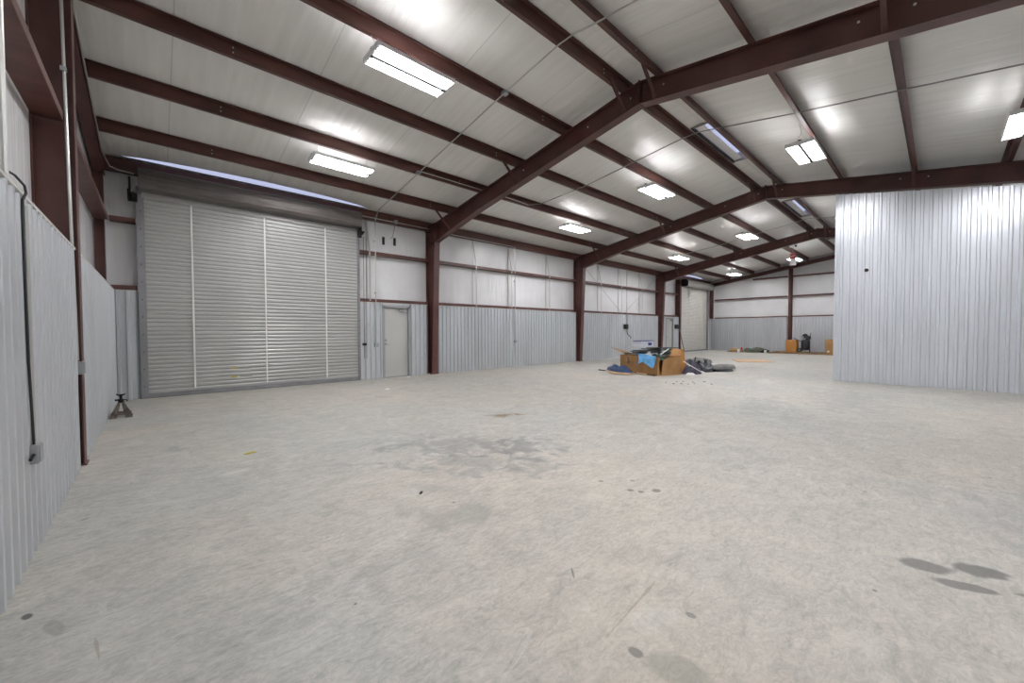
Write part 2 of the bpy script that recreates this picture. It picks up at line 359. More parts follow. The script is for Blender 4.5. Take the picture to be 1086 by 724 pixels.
# ------------------------------------------------------------------ partition under the second frame
wp = empty('wall_partition', (XP, -4.6, 0), 'full height ribbed galvanised metal partition on the right', 'wall', kind='structure')
ztop = lambda t: 5.065-.1885*t
corr(MB(), (XP,YP), (XP,-7.36), (-1,0), 0, ztop, x_off=.0).build('metal_sheet', M['galv'], wp)
corr(MB(), (XP+.02,YP), (XF-.03,YP), (0,1), 0, 5.06).build('side_sheet', M['galv'], wp)
MB().box(XP-.028, XP+.012, YP-.012, YP+.030, 0, 5.07).build('corner_trim', M['galv'], wp)
for z in (1.045, 2.115, 3.506, 4.4):
    k = 0
    while True:
        y = YP-.094-.02-k*2*PIT; k += 1
        if y < -6.2: break
        if z < 5.065-.1885*(YP-y)-.05: MB().lathe((XP-.030,y,z), [(.008,0),(.008,.012)], 6, 'X').build('screw', M['boxm'], wp)
MB().lathe((XP-.032,-2.437,2.949), [(.045,0),(.045,.014),(.02,.02)], 14, 'X').build('hole_plug', M['black'], wp)

# ------------------------------------------------------------------ steel portal frames
def depth(y):
    y = abs(y)
    return .40+.04*y/4.8 if y < 4.8 else .44+.13*(y-4.8)/2.24
frame_labels = ['nearest red-brown steel portal frame spanning over the open floor', 'middle red-brown steel portal frame, over the top of the metal partition', 'farthest red-brown steel portal frame, before the far roller door']
for fx, lab in zip(FX, frame_labels):
    e = empty('portal_frame', (fx, 0, 0), lab, 'steel frame', 'steel portal frames')
    for sd in (1, -1):
        ys = [0, 1.2, 2.4, 3.6, 4.8, 5.9, 7.03]
        m = MB()
        top = [(fx, sd*y, rz(y)-.012) for y in ys]; bot = [(fx, sd*y, rz(y)-depth(y)+.012) for y in ys]
        m.prism([(p[0]-.005, p[1], p[2]) for p in top+bot[::-1]], (.010,0,0))
        for a, b in zip(top[:-1], top[1:]): m.prism([(fx-.10,a[1],a[2]),(fx-.10,b[1],b[2]),(fx-.10,b[1],b[2]+.012),(fx-.10,a[1],a[2]+.012)], (.20,0,0))
        for a, b in zip(bot[:-1], bot[1:]): m.prism([(fx-.10,a[1],a[2]),(fx-.10,b[1],b[2]),(fx-.10,b[1],b[2]-.014),(fx-.10,a[1],a[2]-.014)], (.20,0,0))
        m.box(fx-.10, fx+.10, min(0,sd*.014), max(0,sd*.014), rz(0)-.42, rz(0)+.02)          # ridge end plate
        m.box(fx-.10, fx+.10, min(sd*7.03,sd*7.045), max(sd*7.03,sd*7.045), rz(7.03)-.60, rz(7.03)+.02)
        m.build('rafter', M['steel'], e)
        c = MB()
        yi0, yi1, yo = 7.235, 7.05, 7.585
        c.prism([(fx-.005,sd*yi0,0),(fx-.005,sd*yi1,4.18),(fx-.005,sd*yi1,4.79),(fx-.005,sd*yo,4.70),(fx-.005,sd*yo,0)], (.010,0,0))
        c.prism([(fx-.10,sd*yi0,0),(fx-.10,sd*yi1,4.20),(fx-.10,sd*(yi1+.014),4.20),(fx-.10,sd*(yi0+.014),0)], (.20,0,0))
        c.box(fx-.10, fx+.10, min(sd*yi1,sd*(yi1+.016)), max(sd*yi1,sd*(yi1+.016)), 4.12, 4.80)
        c.box(fx-.10, fx+.10, min(sd*yo,sd*(yo-.012)), max(sd*yo,sd*(yo-.012)), 0, 4.70)
        c.prism([(fx-.10,sd*yi1,4.79),(fx-.10,sd*yo,4.70),(fx-.10,sd*yo,4.712),(fx-.10,sd*yi1,4.802)], (.20,0,0))
        c.prism([(fx-.10,sd*yi1,4.19),(fx-.10,sd*yo,4.19),(fx-.10,sd*yo,4.202),(fx-.10,sd*yi1,4.202)], (.20,0,0))
        c.box(fx-.13, fx+.13, min(sd*7.20,sd*7.36), max(sd*7.20,sd*7.36), 0, .016)
        col = c.build('column', M['steel'], e)
    # flange braces from the bottom flange up to the purlins
    def brace(y, yb, zb, dx, r=.012):
        zt = rz(y)+.06
        d = Vector((dx, 0, 0)); a = Vector((fx+math.copysign(.06,dx), yb, zb)); b = Vector((fx+dx, y, zt))
        t = (b-a); h = t.normalized(); w = h.cross(Vector((0,1,0))).normalized()
        MB().obox((a+b)/2, t/2, Vector((0,.027,0)), w*.004).obox((a+b)/2+Vector((0,.025,0)), t/2, Vector((0,.004,0)), w*.027).build('flange_brace', M['steel'], e)
    for y in (.30, 3.26, 6.2):
        brace(y, y, rz(y)-depth(y)+.04, -.55 if y < 6 else -.6)
    for y in (-.30, -3.25):
        brace(y, y, rz(y)-depth(y)+.04, -.5)
    brace(.30, .30, rz(.3)-depth(.3)+.04, .5); brace(6.2, 6.2, rz(6.2)-depth(6.2)+.04, .5)
    # knee tie to the eave strut
    m = MB(); a = Vector((fx-.10, 7.06, 4.22)); b = Vector((fx-.30, 7.40, 4.62)); m.obox((a+b)/2, (b-a)/2, (0,.018,0), (.004,0,.003)); m.build('flange_brace', M['steel'], e)
    for y in (.22, -.42, -3.0, -3.5, 1.2, 3.1):
        m = MB(); m.lathe((fx-.012, y, rz(y)-.14), [(.016,0),(.016,.006)], 8, 'X'); m.build('bolt', M['white'], e)

# near end frame (post-and-beam) and its wind column
def h_post(e, x0, x1, y, half, z1, name='column'):
    m = MB(); m.box(x0, x1, y-.004, y+.004, 0, z1); m.box(x1-.012, x1, y-half, y+half, 0, z1); m.box(x0, x0+.010, y-half, y+half, 0, z1)
    return m.build(name, M['steel'], e)
e = empty('wind_column', (-7.38, 2.29, 0), 'tall red-brown wind column against the near left end wall', 'column')
h_post(e, -7.53, -7.235, 2.28, .085, rz(2.28)-.2, 'post')
MB().box(-7.50,-7.22,2.19,2.37,0,.014).build('base_plate', M['steel'], e)
e = empty('end_wall_frame', (-7.42, 0, 0), 'light red-brown end frame with corner post along the left end wall', 'steel frame')
for sd in (1,-1):
    m = MB(); y0, y1 = 0, 7.5
    for (dz0, dz1, xa, xb) in ((-.012,0,-7.50,-7.34),(-.212,-.200,-7.50,-7.34),(-.2,-.01,-7.424,-7.416)):
        m.prism([(xa,sd*y0,rz(y0)+dz0),(xa,sd*y1,rz(y1)+dz0),(xa,sd*y1,rz(y1)+dz1),(xa,sd*y0,rz(y0)+dz1)], (xb-xa,0,0))
    m.build('rafter', M['steel'], e)
    MB().box(-7.51,-7.36, sd*7.40-.006, sd*7.40+.006, 0, 4.6).box(-7.372,-7.36, sd*7.40-.08, sd*7.40+.08, 0, 4.6).build('corner_post', M['steel'], e)
# far end frame
e = empty('end_wall_frame', (23.0, 0, 0), 'red-brown end frame with centre post against the far end wall', 'steel frame')
for sd in (1,-1):
    m = MB(); y0, y1 = 0, 7.5
    for (dz0, dz1, xa, xb) in ((-.012,0,22.86,23.06),(-.222,-.208,22.86,23.06),(-.21,-.01,22.955,22.965)):
        m.prism([(xa,sd*y0,rz(y0)+dz0),(xa,sd*y1,rz(y1)+dz0),(xa,sd*y1,rz(y1)+dz1),(xa,sd*y0,rz(y0)+dz1)], (xb-xa,0,0))
    m.build('rafter', M['steel'], e)
m = MB().box(22.85,23.12,2.655,2.665,0,rz(2.66)-.2).box(22.85,22.862,2.60,2.73,0,rz(2.66)-.2).box(23.11,23.12,2.56,2.76,0,rz(2.66)-.2); m.build('centre_post', M['steel'], e)
MB().box(22.62,22.75,7.36,7.37,0,4.6).box(22.62,22.75,7.16,7.17,ZW,4.6).box(22.60,22.78,7.18,7.36,ZW,4.6).build('corner_post', M['steel'], e)

# ------------------------------------------------------------------ purlins
ordn = ['first','second','third','fourth','fifth']
for sd in (1,-1):
    for i, y in enumerate(PY):
        z = rz(y)
        m = MB(); yy = sd*y; t = .003
        m.box(-7.52, 23.10, yy-t, yy+t, z, z+.198)
        m.box(-7.52, 23.10, min(yy,yy+sd*.065), max(yy,yy+sd*.065), z, z+.004); m.box(-7.52, 23.10, yy+sd*.065-.002, yy+sd*.065+.002, z, z+.02)
        m.box(-7.52, 23.10, min(yy,yy-sd*.065), max(yy,yy-sd*.065), z+.194, z+.198); m.box(-7.52, 23.10, yy-sd*.065-.002, yy-sd*.065+.002, z+.178, z+.198)
        lab = ('%s long red-brown roof purlin down from the ridge on the %s slope' % (ordn[i], 'roller-door' if sd == 1 else 'partition'))
        if i == 0: lab = 'long red-brown roof purlin beside the ridge on the %s slope' % ('roller-door' if sd == 1 else 'partition')
        pu = m.build('roof_purlin', M['steel2']); tag(pu, lab, 'beam', 'roof purlins')
        for bx in [-5.75] + [fx+dx for fx in FX for dx in (-.75, .40)]:
            for dz in (.055,.125): MB().lathe((bx, yy-.014, z+dz), [(.010,0),(.010,.010)], 6, 'Y').build('bolt', M['trim'], pu)

# eave strut and girts
for sd in (1,-1):
    m = MB(); yy = sd*7.44
    m.prism([(-7.5,yy,4.61),(-7.5,yy+sd*.09,4.61),(-7.5,yy+sd*.09,4.617),(-7.5,yy+sd*.007,4.617),(-7.5,yy+sd*.007,4.878),(-7.5,yy+sd*.09,4.878),(-7.5,yy+sd*.09,4.885),(-7.5,yy,4.885)], (30.5,0,0))
    tag(m.build('eave_strut', M['steel2']), 'red-brown eave strut running along the top of the %s' % ('long wall with the roller doors' if sd == 1 else 'right side wall'), 'beam')
def girt_y(a, b, z, lab, up=1):
    m = MB(); m.box(a, b, 7.38, 7.59, z-.003, z+.003)
    m.box(a, b, 7.378, 7.384, min(z, z+up*.085), max(z, z+up*.085)); m.box(a, b, 7.384, 7.396, z+up*.085-.003, z+up*.085+.003)
    tag(m.build('wall_girt', M['steel2']), lab, 'beam', 'wall girts')
nm = [('-7.3',-7.30,-6.92,'in the corner left of the big roller door'),('',-2.34,-.11,'above the grey door, ending at the first column'),('',.11,7.50,'between the first and second columns'),('',7.73,15.12,'between the second and third columns'),('',15.36,17.60,'between the third column and far roller door')]
for _, a, b, t in nm:
    girt_y(a, b, 3.615, 'upper red-brown girt '+t)
    girt_y(a, b, 2.325, 'lower red-brown girt '+t, up=-1)
def girt_x(x, out, a, b, z, lab, up=1):
    m = MB(); m.box(min(x,x-out*.205), max(x,x-out*.205), a, b, z-.003, z+.003)
    m.box(x-.003, x+.003, a, b, min(z, z+up*.085), max(z, z+up*.085)); m.box(min(x,x-out*.014), max(x,x-out*.014), a, b, z+up*.085-.003, z+up*.085+.003)
    tag(m.build('wall_girt', M['steel2']), lab, 'beam', 'wall girts')
girt_x(-7.31, 1, -7.3, 2.19, 3.49, 'upper red-brown girt on the left end wall, nearest the camera')
girt_x(-7.31, 1, 2.37, 7.36, 3.60, 'upper red-brown girt on the left end wall, between wind column and corner')
girt_x(XF-.005, -1, 2.78, 7.15, 3.50, 'middle red-brown girt on the far wall, left of its centre post')
girt_x(XF-.005, -1, -1.8, 2.55, 3.50, 'middle red-brown girt on the far wall, right of its centre post')
girt_x(XF-.005, -1, 2.78, 7.15, 2.30, 'low red-brown girt over the far wainscot, left of centre post', up=-1)
girt_x(XF-.005, -1, -1.8, 2.55, 2.30, 'low red-brown girt over the far wainscot, right of centre post', up=-1)
girt_x(XF-.005, -1, 2.78, 4.75, 4.74, 'short top red-brown girt on the far wall, left of centre post')
girt_x(XF-.005, -1, -1.8, 2.55, 4.74, 'top red-brown girt on the far wall, right of its centre post')

# girt straps
for x, t in ((-2.05,'beside the big roller door'),(1.80,'first past the nearest portal column'),(3.50,'beside the wall conduit with the low box'),(5.66,'before the second portal column'),(9.38,'first past the second portal column'),(11.20,'beside the black wall box'),(13.27,'before the third portal column')):
    m = MB(); m.box(x-.022, x+.022, 7.368, 7.373, 2.27, 3.73)
    a = Vector((x, 7.375, 3.70)); b = Vector((x-.02, 7.585, 4.64)); m.obox((a+b)/2, (b-a)/2, (.022,0,0), (0,.002,0))
    m.box(x-.022, x+.022, 7.585, 7.592, 2.3, 4.6)
    tag(m.build('girt_strap', M['conduit']), 'thin pale metal strap bracing the wall girts, '+t, 'strap', 'girt straps on the long wall')
# X bracing rods
for (a, b, t) in (((8.00,7.47,4.45),(11.30,7.47,2.33),'falling from the second column'),((15.10,7.47,4.50),(11.62,7.47,2.33),'rising to the third column')):
    tag(MB().tube([a,b], .010, 6).build('bracing_rod', M['conduit']), 'thin diagonal bracing rod on the wall '+t, 'rod', 'diagonal wall bracing')

# ------------------------------------------------------------------ roller door 1 (large, left)
d1 = empty('door_1', (-4.6, W, 0), 'large closed grey-beige slatted roller door', 'door', kind='structure')
def curtain(x0, x1, y, z0, z1, pitch, dep=.022):
    m = MB(); k = 0; z = z0; pr = []
    while z < z1:
        pr += [(0, z), (dep*.75, z+.004), (dep, z+.02), (dep, z+pitch-.034), (dep*.7, z+pitch-.022), (0, z+pitch-.014)]; z += pitch
    vs = [];
    for q, zz in pr: vs += [(x0, y-q, zz), (x1, y-q, zz)]
    m.add(vs, [(2*i,2*i+1,2*i+3,2*i+2) for i in range(len(pr)-1)]); return m
curtain(-6.83, -2.42, 7.375, .09, 4.42, .0875).build('curtain', M['curtain'], d1)
MB().box(-6.80,-2.44,7.325,7.385,.008,.10).build('bottom_bar', M['guide'], d1)
MB().box(-6.80,-2.44,7.345,7.365,0,.010).build('rubber_seal', M['dark'], d1)
for a, b in ((-6.905,-6.785),(-2.425,-2.36)):
    g = MB().box(a, b, 7.318, 7.33, 0, 4.36).box(a, b, 7.39, 7.40, 0, 4.36).box(a if a < -5 else b-.012, a+.012 if a < -5 else b, 7.33, 7.39, 0, 4.36).build('guide_rail', M['guide'], d1)
    for k in range(12): MB().lathe(((a+b)/2, 7.310, .25+k*.36), [(.012,0),(.012,.008)], 6, 'Y').build('bolt', M['black'], g)
for x in (-6.03,-4.655,-3.265):
    m = MB().box(x-.016, x+.016, 7.334, 7.343, .14, 4.37); m.build('strap', M['strap'], d1)
# hood
pr = [(7.38,4.27),(7.30,4.245),(7.12,4.235),(7.00,4.25),(6.955,4.31),(6.94,4.40),(6.945,4.50),(6.965,4.585),(7.01,4.64),(7.10,4.672),(7.38,4.70)]
h = MB().prism([(-6.86,y,z) for y,z in pr], (4.40,0,0)).build('hood', M['hood'], d1, bevel=.006)
m = MB()
for z in (4.33,4.40,4.47,4.54): m.box(-6.86,-2.46,6.936,6.950,z-.006,z+.006)
m.build('hood_ridge', M['hood'], h)
MB().prism([(-2.47,y,z) for y,z in pr], (.05,0,0)).build('end_cap', M['hood'], h, bevel=.008)
MB().box(-6.82,-2.43,7.30,7.345,4.14,4.245).build('lintel_strip', M['curtain'], d1)
for a, b in ((-7.02,-6.88),(-2.42,-2.30)):
    m = MB().box(a,b,7.30,7.31,4.02,4.20).box(a,a+.02,7.05,7.31,4.02,4.20).box((a+b)/2-.02,(a+b)/2+.02,7.0,7.30,4.10,4.14).lathe(((a+b)/2,7.16,4.12),[(.05,-.02),(.05,.02)],12,'Y').box(a+.02,a+.05,7.1,7.3,4.16,4.46)
    m.build('barrel_bracket', M['blackiron'], d1)
for z in (.32,.52):
    MB().box(-5.37,-5.26,7.352,7.358,z,z+.03).build('label', M['yellow'], d1); MB().box(-5.20,-4.95,7.352,7.358,z+.005,z+.02).build('label', M['hood2'], d1)
# chain hoist cables beside it
for x in (-2.27,-2.20):
    tag(MB().tube([(x,7.26,4.05),(x,7.27,2.4),(x+.005,7.30,.62)], .006, 6).build('hoist_chain', M['dark']), 'thin hanging hoist chain right of the big roller door', 'chain', 'hoist chains')
tag(MB().box(-2.30,-2.20,7.28,7.35,.98,1.05).lathe((-2.26,7.26,1.01),[(.04,0),(.04,.03)],10,'Y').build('chain_keeper', M['blackiron']), 'small dark chain keeper right of the big roller door', 'bracket')

# ------------------------------------------------------------------ personnel doors
def man_door(name, x0, x1, label, closer=True, leafm='doorp'):
    d = empty(name, ((x0+x1)/2, W, 0), label, 'door', kind='structure')
    m = MB(); zt = 2.14
    m.box(x0-.02,x0+.05,7.335,7.47,0,zt); m.box(x1-.05,x1+.02,7.335,7.47,0,zt); m.box(x0-.02,x1+.02,7.335,7.47,zt-.05,zt+.02)
    m.build('frame', M['doorf'], d)
    leaf = MB().box(x0+.052,x1-.052,7.415,7.455,.012,zt-.055).build('leaf', M[leafm], d, bevel=.003)
    MB().box(x0+.05,x1-.05,7.36,7.50,0,.010).build('threshold', M['chrome'], d)
    h = MB().lathe((x0+.11,7.36,1.0),[(.012,0),(.012,.05)],12,'Y').box(x0+.10,x0+.22,7.352,7.368,.99,1.01).lathe((x0+.11,7.405,1.0),[(.03,0),(.03,.01)],12,'Y').lathe((x0+.11,7.405,1.12),[(.022,0),(.022,.01)],12,'Y'); h.build('handle', M['chrome'], leaf)
    if closer:
        c = MB().box(x1-.34,x1-.12,7.36,7.412,zt-.15,zt-.10); c.tube([(x1-.18,7.37,zt-.10),(x1-.40,7.30,zt-.075),(x1-.22,7.36,zt-.045)], .009, 6); c.build('door_closer', M['chrome'], leaf)
    return d
man_door('door_2', -1.68, -.81, 'closed pale grey personnel door between big roller door and first column')
man_door('door_3', 16.0, 16.95, 'pale personnel door beside the far roller door', closer=True)

# ------------------------------------------------------------------ roller door 4 (far)
d4 = empty('door_4', (20.1, W, 0), 'far closed beige roller door in the distant corner', 'door', kind='structure')
curtain(17.98, 22.05, 7.375, .09, 4.30, .0875).build('curtain', M['curtain2'], d4)
MB().box(17.98,22.05,7.325,7.385,.008,.10).build('bottom_bar', M['guide'], d4)
for a, b in ((17.86,17.98),(22.05,22.17)): MB().box(a,b,7.31,7.40,0,4.28).build('guide_rail', M['guide'], d4)
for x in (19.2,20.4,21.4): MB().box(x-.014,x+.014,7.338,7.348,.14,4.25).build('strap', M['strap'], d4)
pr4 = [(7.38,4.20),(7.12,4.17),(7.00,4.19),(6.93,4.28),(6.93,4.48),(6.98,4.58),(7.10,4.62),(7.38,4.62)]
h = MB().prism([(18.1,y,z) for y,z in pr4], (4.1,0,0)).build('hood', M['hood2'], d4)
MB().prism([(18.04,y,z) for y,z in pr4], (.05,0,0)).build('end_cap', M['blackiron'], h)
# jamb columns
for x, t in ((17.78,'left'),):
    m = MB().box(x-.10,x+.10,7.27,7.282,2.33,4.60).box(x-.004,x+.004,7.28,7.56,0,4.60).box(x-.10,x+.10,7.55,7.56,0,4.60)
    tag(m.build('jamb_post', M['steel']), 'red-brown jamb post at the left of the far roller door', 'column')

# ------------------------------------------------------------------ high bay lights
def make_light(loc, label):
    e = empty('high_bay_light', loc, label, 'light fixture', 'fluorescent high bay lights'); x, y, z = loc
    L = .60; Wd = .245
    m = MB()
    # body: a spine and reflector strips with narrow uplight slots between them
    for k in (-1, 1):
        m.box(x-L, x+L, y+k*.13-.105, y+k*.13-.032, z+.050, z+.056)
        m.box(x-L, x+L, y+k*.13-.020, y+k*.13+.030, z+.050, z+.056)
        m.box(x-L, x+L, y+k*.13+.042, y+k*.13+.105, z+.050, z+.056)
        m.box(x-L, x+L, y+k*Wd-.004, y+k*Wd+.004, z-.005, z+.056)
    m.build('housing', M['white'], e)
    MB().box(x-L-.002, x+L+.002, y-.027, y+.027, z-.030, z+.085).build('ballast_channel', M['spine'], e)
    for s in (-1,1): MB().box(x+s*L-.012, x+s*L+.012, y-Wd-.004, y+Wd+.004, z-.020, z+.058).build('end_cap', M['white'], e)
    for k in (-1,1):
        for j in (-1,0,1):
            MB().tube([(x-L+.035, y+k*.13+j*.072, z+.012),(x+L-.035, y+k*.13+j*.072, z+.012)], .0185, 8).build('tube', M['tube'], e)
            for s in (-1,1): MB().box(x+s*(L-.028)-.008, x+s*(L-.028)+.008, y+k*.13+j*.072-.016, y+k*.13+j*.072+.016, z-.010, z+.034).build('socket', M['spine'], e)
    return e
L0 = make_light((-3.80,1.585,5.20), 'large lit twin-panel fluorescent fixture nearest the camera, above the open floor')
def hang(e, x, y, z, py):
    zt = rz(py)+.02
    for s in (-1,1):
        MB().tube([(x+s*.50,y-.12,z+.06),(x+s*.50,(y+py)/2,(z+zt)/2+.02),(x+s*.50,py+.05,zt)], .0035, 5).tube([(x+s*.50,y+.12,z+.06),(x+s*.50,(y+py)/2,(z+zt)/2+.02)], .0035, 5).build('hanger', M['conduit'], e)
lights = [
 ((-3.67,4.84,4.88), 'lit fluorescent fixture hanging right above the big roller door', PY[3]),
 ((3.62,1.575,5.20), 'lit fluorescent fixture past the first frame, near the ridge on the roller-door slope', PY[1]),
 ((4.12,4.81,4.90), 'lit fluorescent fixture past the first frame, low over the long wall', PY[3]),
 ((3.76,-1.75,5.20), 'lit fluorescent fixture on the partition slope, in front of the metal partition', -PY[1]),
 ((4.05,-4.70,4.80), 'lit fluorescent fixture cut by the right edge of the picture', -PY[3]),
 ((11.80,4.68,4.82), 'lit fluorescent fixture past the second frame, low over the long wall', PY[3]),
 ((11.25,1.62,5.20), 'lit fluorescent fixture past the second frame, near the ridge', PY[1]),
 ((19.90,4.93,4.85), 'small distant lit fixture in the last bay above the far roller door', PY[3]),
 ((19.00,1.63,5.20), 'small distant lit fixture in the last bay behind the exit sign', PY[1]),
 ((11.25,-4.70,4.80), 'added fill-light fixture, unseen in the room behind the metal partition', -PY[3]),  # unseen lamp added to brighten the roof beyond the partition
 ((18.80,-4.70,4.80), 'added fill-light fixture, unseen at the far end of the room behind the partition', -PY[3]),  # second unseen lamp added to light the roof over the partition room
 ((11.25,-1.50,5.20), 'added fill-light fixture near the ridge, hidden behind the partition top', -PY[1]),  # added out of sight to brighten the far bays
 ((18.90,-1.50,5.20), 'added fill-light fixture near the ridge at the far end, hidden behind the partition', -PY[1]),  # added out of sight to brighten the far end
 ((-3.80,-1.75,5.20), 'added fill-light fixture overhead on the partition slope, unseen beyond the top edge', -PY[1]),  # added above the view for general room light
 ((-3.80,-4.80,4.80), 'added fill-light fixture overhead by the right side wall, out of view', -PY[3]),  # added outside the view to light the right side
]
allL = [(L0, PY[1])]
for loc, lab, py in lights: allL.append((copy_thing(L0, loc, lab), py))
# copies share local mesh coordinates: parts are stored relative to the first light
for e, py in allL: hang(e, *e.location, py)

# ------------------------------------------------------------------ conduits
def conduit(pts, lab, r=.0125, m='conduit', cl=None, name='conduit', cat='pipe'):
    o = MB().tube(pts, r, 8).build(name, M[m]); tag(o, lab, cat)
    if cl:
        for p in cl: MB().box(p[0]-.022,p[0]+.022,p[1]-.022,p[1]+.022,p[2]-.022,p[2]+.022).build('clamp', M['boxm'], o)
    return o
def under(y, dz=-.02): return rz(y)+dz
xc = -1.97
conduit([(-1.90,7.32,1.06),(-1.90,7.32,4.52),(-1.92,7.22,4.66),(xc,6.9,under(6.9)),(xc,4.2,under(4.2)),(xc,1.5,under(1.5)),(xc+.03,.30,under(.3)),(xc+.06,.05,under(.12)),(xc+.1,-.25,under(.25)),(-1.95,-1.775,under(1.775)),(-2.1,-4.9,under(4.9))],
        'nearest ceiling conduit crossing the purlins and dropping beside the grey door', .0125, 'conduit', [(-1.90,7.35,4.0),(-1.90,7.35,2.5)])
conduit([(1.60,4.55,5.12),(1.95,4.35,under(4.35)),(2.25,3.0,under(3.0)),(2.35,1.6,under(1.6)),(2.45,.3,under(.3)),(2.5,0,under(.1)),(2.55,-.35,under(.35)),(2.6,-1.8,under(1.8)),(2.56,-3.2,under(3.2)),(2.5,-7.3,under(7.3))],
        'ceiling conduit crossing the purlins between the first and second frames', .0125, 'dconduit')
conduit([(12.6,4.7,under(4.7)),(12.9,3.1,under(3.1)),(12.9,1.8,under(1.8)),(12.8,-.1,under(.1)),(12.6,-1.8,under(1.8))], 'distant ceiling conduit crossing the purlins before the third frame', .014)
conduit([(-1.95,4.62,5.17),(-1.5,4.68,5.20),(.0,4.68,5.20),(.9,4.66,5.20),(1.35,4.60,5.16),(1.60,4.55,5.12)], 'conduit running along a purlin through the nearest portal frame')
conduit([(-2.25,7.36,4.66),(-.10,7.36,4.66)], 'horizontal conduit under the eave between the big roller door and first column')
conduit([(.10,7.36,4.62),(3.55,7.36,4.62)], 'horizontal conduit under the eave past the first column')
conduit([(3.62,7.32,1.04),(3.62,7.32,4.60)], 'vertical conduit down the long wall to a low outlet box', .0125, 'conduit', [(3.62,7.35,4.60),(3.62,7.35,3.3)])
conduit([(11.62,7.33,1.60),(11.62,7.34,4.62)], 'vertical conduit dropping to the black wall box', .012, 'dconduit')
conduit([(-7.31,2.9,5.32),(-7.33,4.5,5.12),(-7.33,6.8,4.74),(-7.26,7.22,4.62),(-7.15,7.30,4.60),(-6.92,7.30,4.58)], 'conduit curving along the left roof corner to the big roller door', .013)
conduit([(-7.30,2.165,5.4),(-7.285,2.165,3.3),(-7.262,2.165,1.09)], 'galvanised conduit strapped to the left wind column', .013, 'conduit', [(-7.295,2.17,4.0)])
conduit([(-7.285,-.17,5.0),(-7.285,-.17,2.26)], 'pale vertical conduit above the wainscot at the left picture edge', .014)
conduit([(-7.240,-.01,2.15),(-7.240,-.01,.68)], 'galvanised conduit on the left wainscot above the switch box', .011, 'conduit')
conduit([(-7.285,-.15,2.31),(-7.262,-.10,2.30),(-7.235,-.05,2.26),(-7.232,-.035,2.22),(-7.243,-.06,2.17),(-7.245,-.065,2.0),(-7.243,-.05,1.2),(-7.24,-.03,.9),(-7.238,-.015,.68)], 'black cable looping over the wainscot cap to the switch box', .0065, 'dark', name='cable', cat='cable')
conduit([(-1.24,7.36,4.64),(-1.24,7.52,4.40),(-1.26,7.55,4.25),(-1.34,7.53,4.19)], 'short loose cable hanging under the eave conduit above the grey door', .008, 'dconduit', name='cable', cat='cable')
def ebox(x0,x1,y0,y1,z0,z1,lab,m='boxm',axis='Y',sgn=-1):
    e = MB().box(x0,x1,y0,y1,z0,z1).build('electrical_box', M[m], bevel=.004); tag(e, lab, 'electrical box')
    if axis == 'Y': MB().box(x0+.008,x1-.008,y0-.006,y0,z0+.008,z1-.008).build('cover_plate', M['doorf' if m == 'boxm' else 'black'], e)
    else: MB().box(x1,x1+.006,y0+.008,y1-.008,z0+.008,z1-.008).build('cover_plate', M['doorf'], e)
    return e
ebox(-1.30,-1.20,7.31,7.37,4.62,4.72,'small metal junction box on the eave conduit above the grey door')
ebox(-1.96,-1.84,7.29,7.35,.93,1.05,'small grey switch box beside the grey door at hip height')
ebox(3.57,3.68,7.29,7.35,.93,1.03,'small dark outlet box low on the wall past the first column')
ebox(-7.29,-7.215,2.12,2.22,.95,1.08,'grey outlet box on the conduit at the foot of the wind column', axis='X')
b = ebox(-7.252,-7.215,-.055,.05,.575,.69,'grey metal switch box on the left wainscot nearest the camera', axis='X')
MB().tube([(-7.235,-.05,.635),(-7.24,-.11,.615)], .008, 8).build('cable_stub', M['blackiron'], b)
ebox(11.36,11.60,7.22,7.35,1.47,1.72,'black control box on the long wall above the rubbish pile','black')
ebox(17.12,17.62,7.25,7.35,1.50,1.76,'black control box between the far personnel door and roller door','black')
conduit([(17.62,7.30,1.55),(17.82,7.27,1.2),(18.02,7.25,.6),(18.2,7.2,.12)], 'dark cable sagging from the far control box to the floor', .025, 'dconduit', name='cable', cat='cable')
conduit([(11.62,7.33,1.50),(11.62,7.30,1.25),(11.72,7.25,1.12),(11.90,7.24,1.05),(11.80,7.22,.98)], 'dark coiled cord under the black wall box', .018, 'dark', name='cord', cat='cord')
ebox(-2.02,-1.92,1.50,1.60,5.60,5.66,'junction box on the nearest ceiling conduit beside the near light','boxm')
ebox(-2.04,-1.94,4.58,4.68,5.10,5.16,'junction box where the nearest ceiling conduit meets the purlin conduit','boxm')

# exit sign hanging from the third frame
e = empty('exit_sign', (15.02,.86,5.2), 'small white exit sign with red face hanging from the third frame', 'sign')
MB().box(15.00,15.06,.74,.97,4.37,4.66).build('backing', M['white'], e)
MB().box(14.99,15.05,.745,.965,4.66,4.90).build('sign_box', M['red'], e)
MB().tube([(15.04,.86,4.9),(15.04,.86,5.36)], .008, 6).build('stem', M['conduit'], e)
cu = bpy.data.curves.new('exit_text', 'FONT'); cu.body = 'EXIT'; cu.size = .105; cu.extrude = .002; cu.align_x = 'CENTER'; cu.align_y = 'CENTER'
tmp = bpy.data.objects.new('tmp', cu); COL.objects.link(tmp); dg = bpy.context.evaluated_depsgraph_get()
tm = bpy.data.meshes.new_from_object(tmp.evaluated_get(dg)); bpy.data.objects.remove(tmp); tm.materials.clear(); tm.materials.append(M['white'])
tm.transform(Matrix.Translation((-.034,-.005,-.42)) @ Matrix.Rotation(-math.pi/2,4,'Z') @ Matrix.Rotation(math.pi/2,4,'X'))
to = bpy.data.objects.new('exit_lettering', tm); COL.objects.link(to); to.parent = e
for s in (-1,1): MB().lathe((14.98,.86+s*.10,5.24),[(.03,0),(.05,.06),(.05,.08)],12,'X').build('lamp_head', M['black'] if s < 0 else M['lamp_lens'], e)

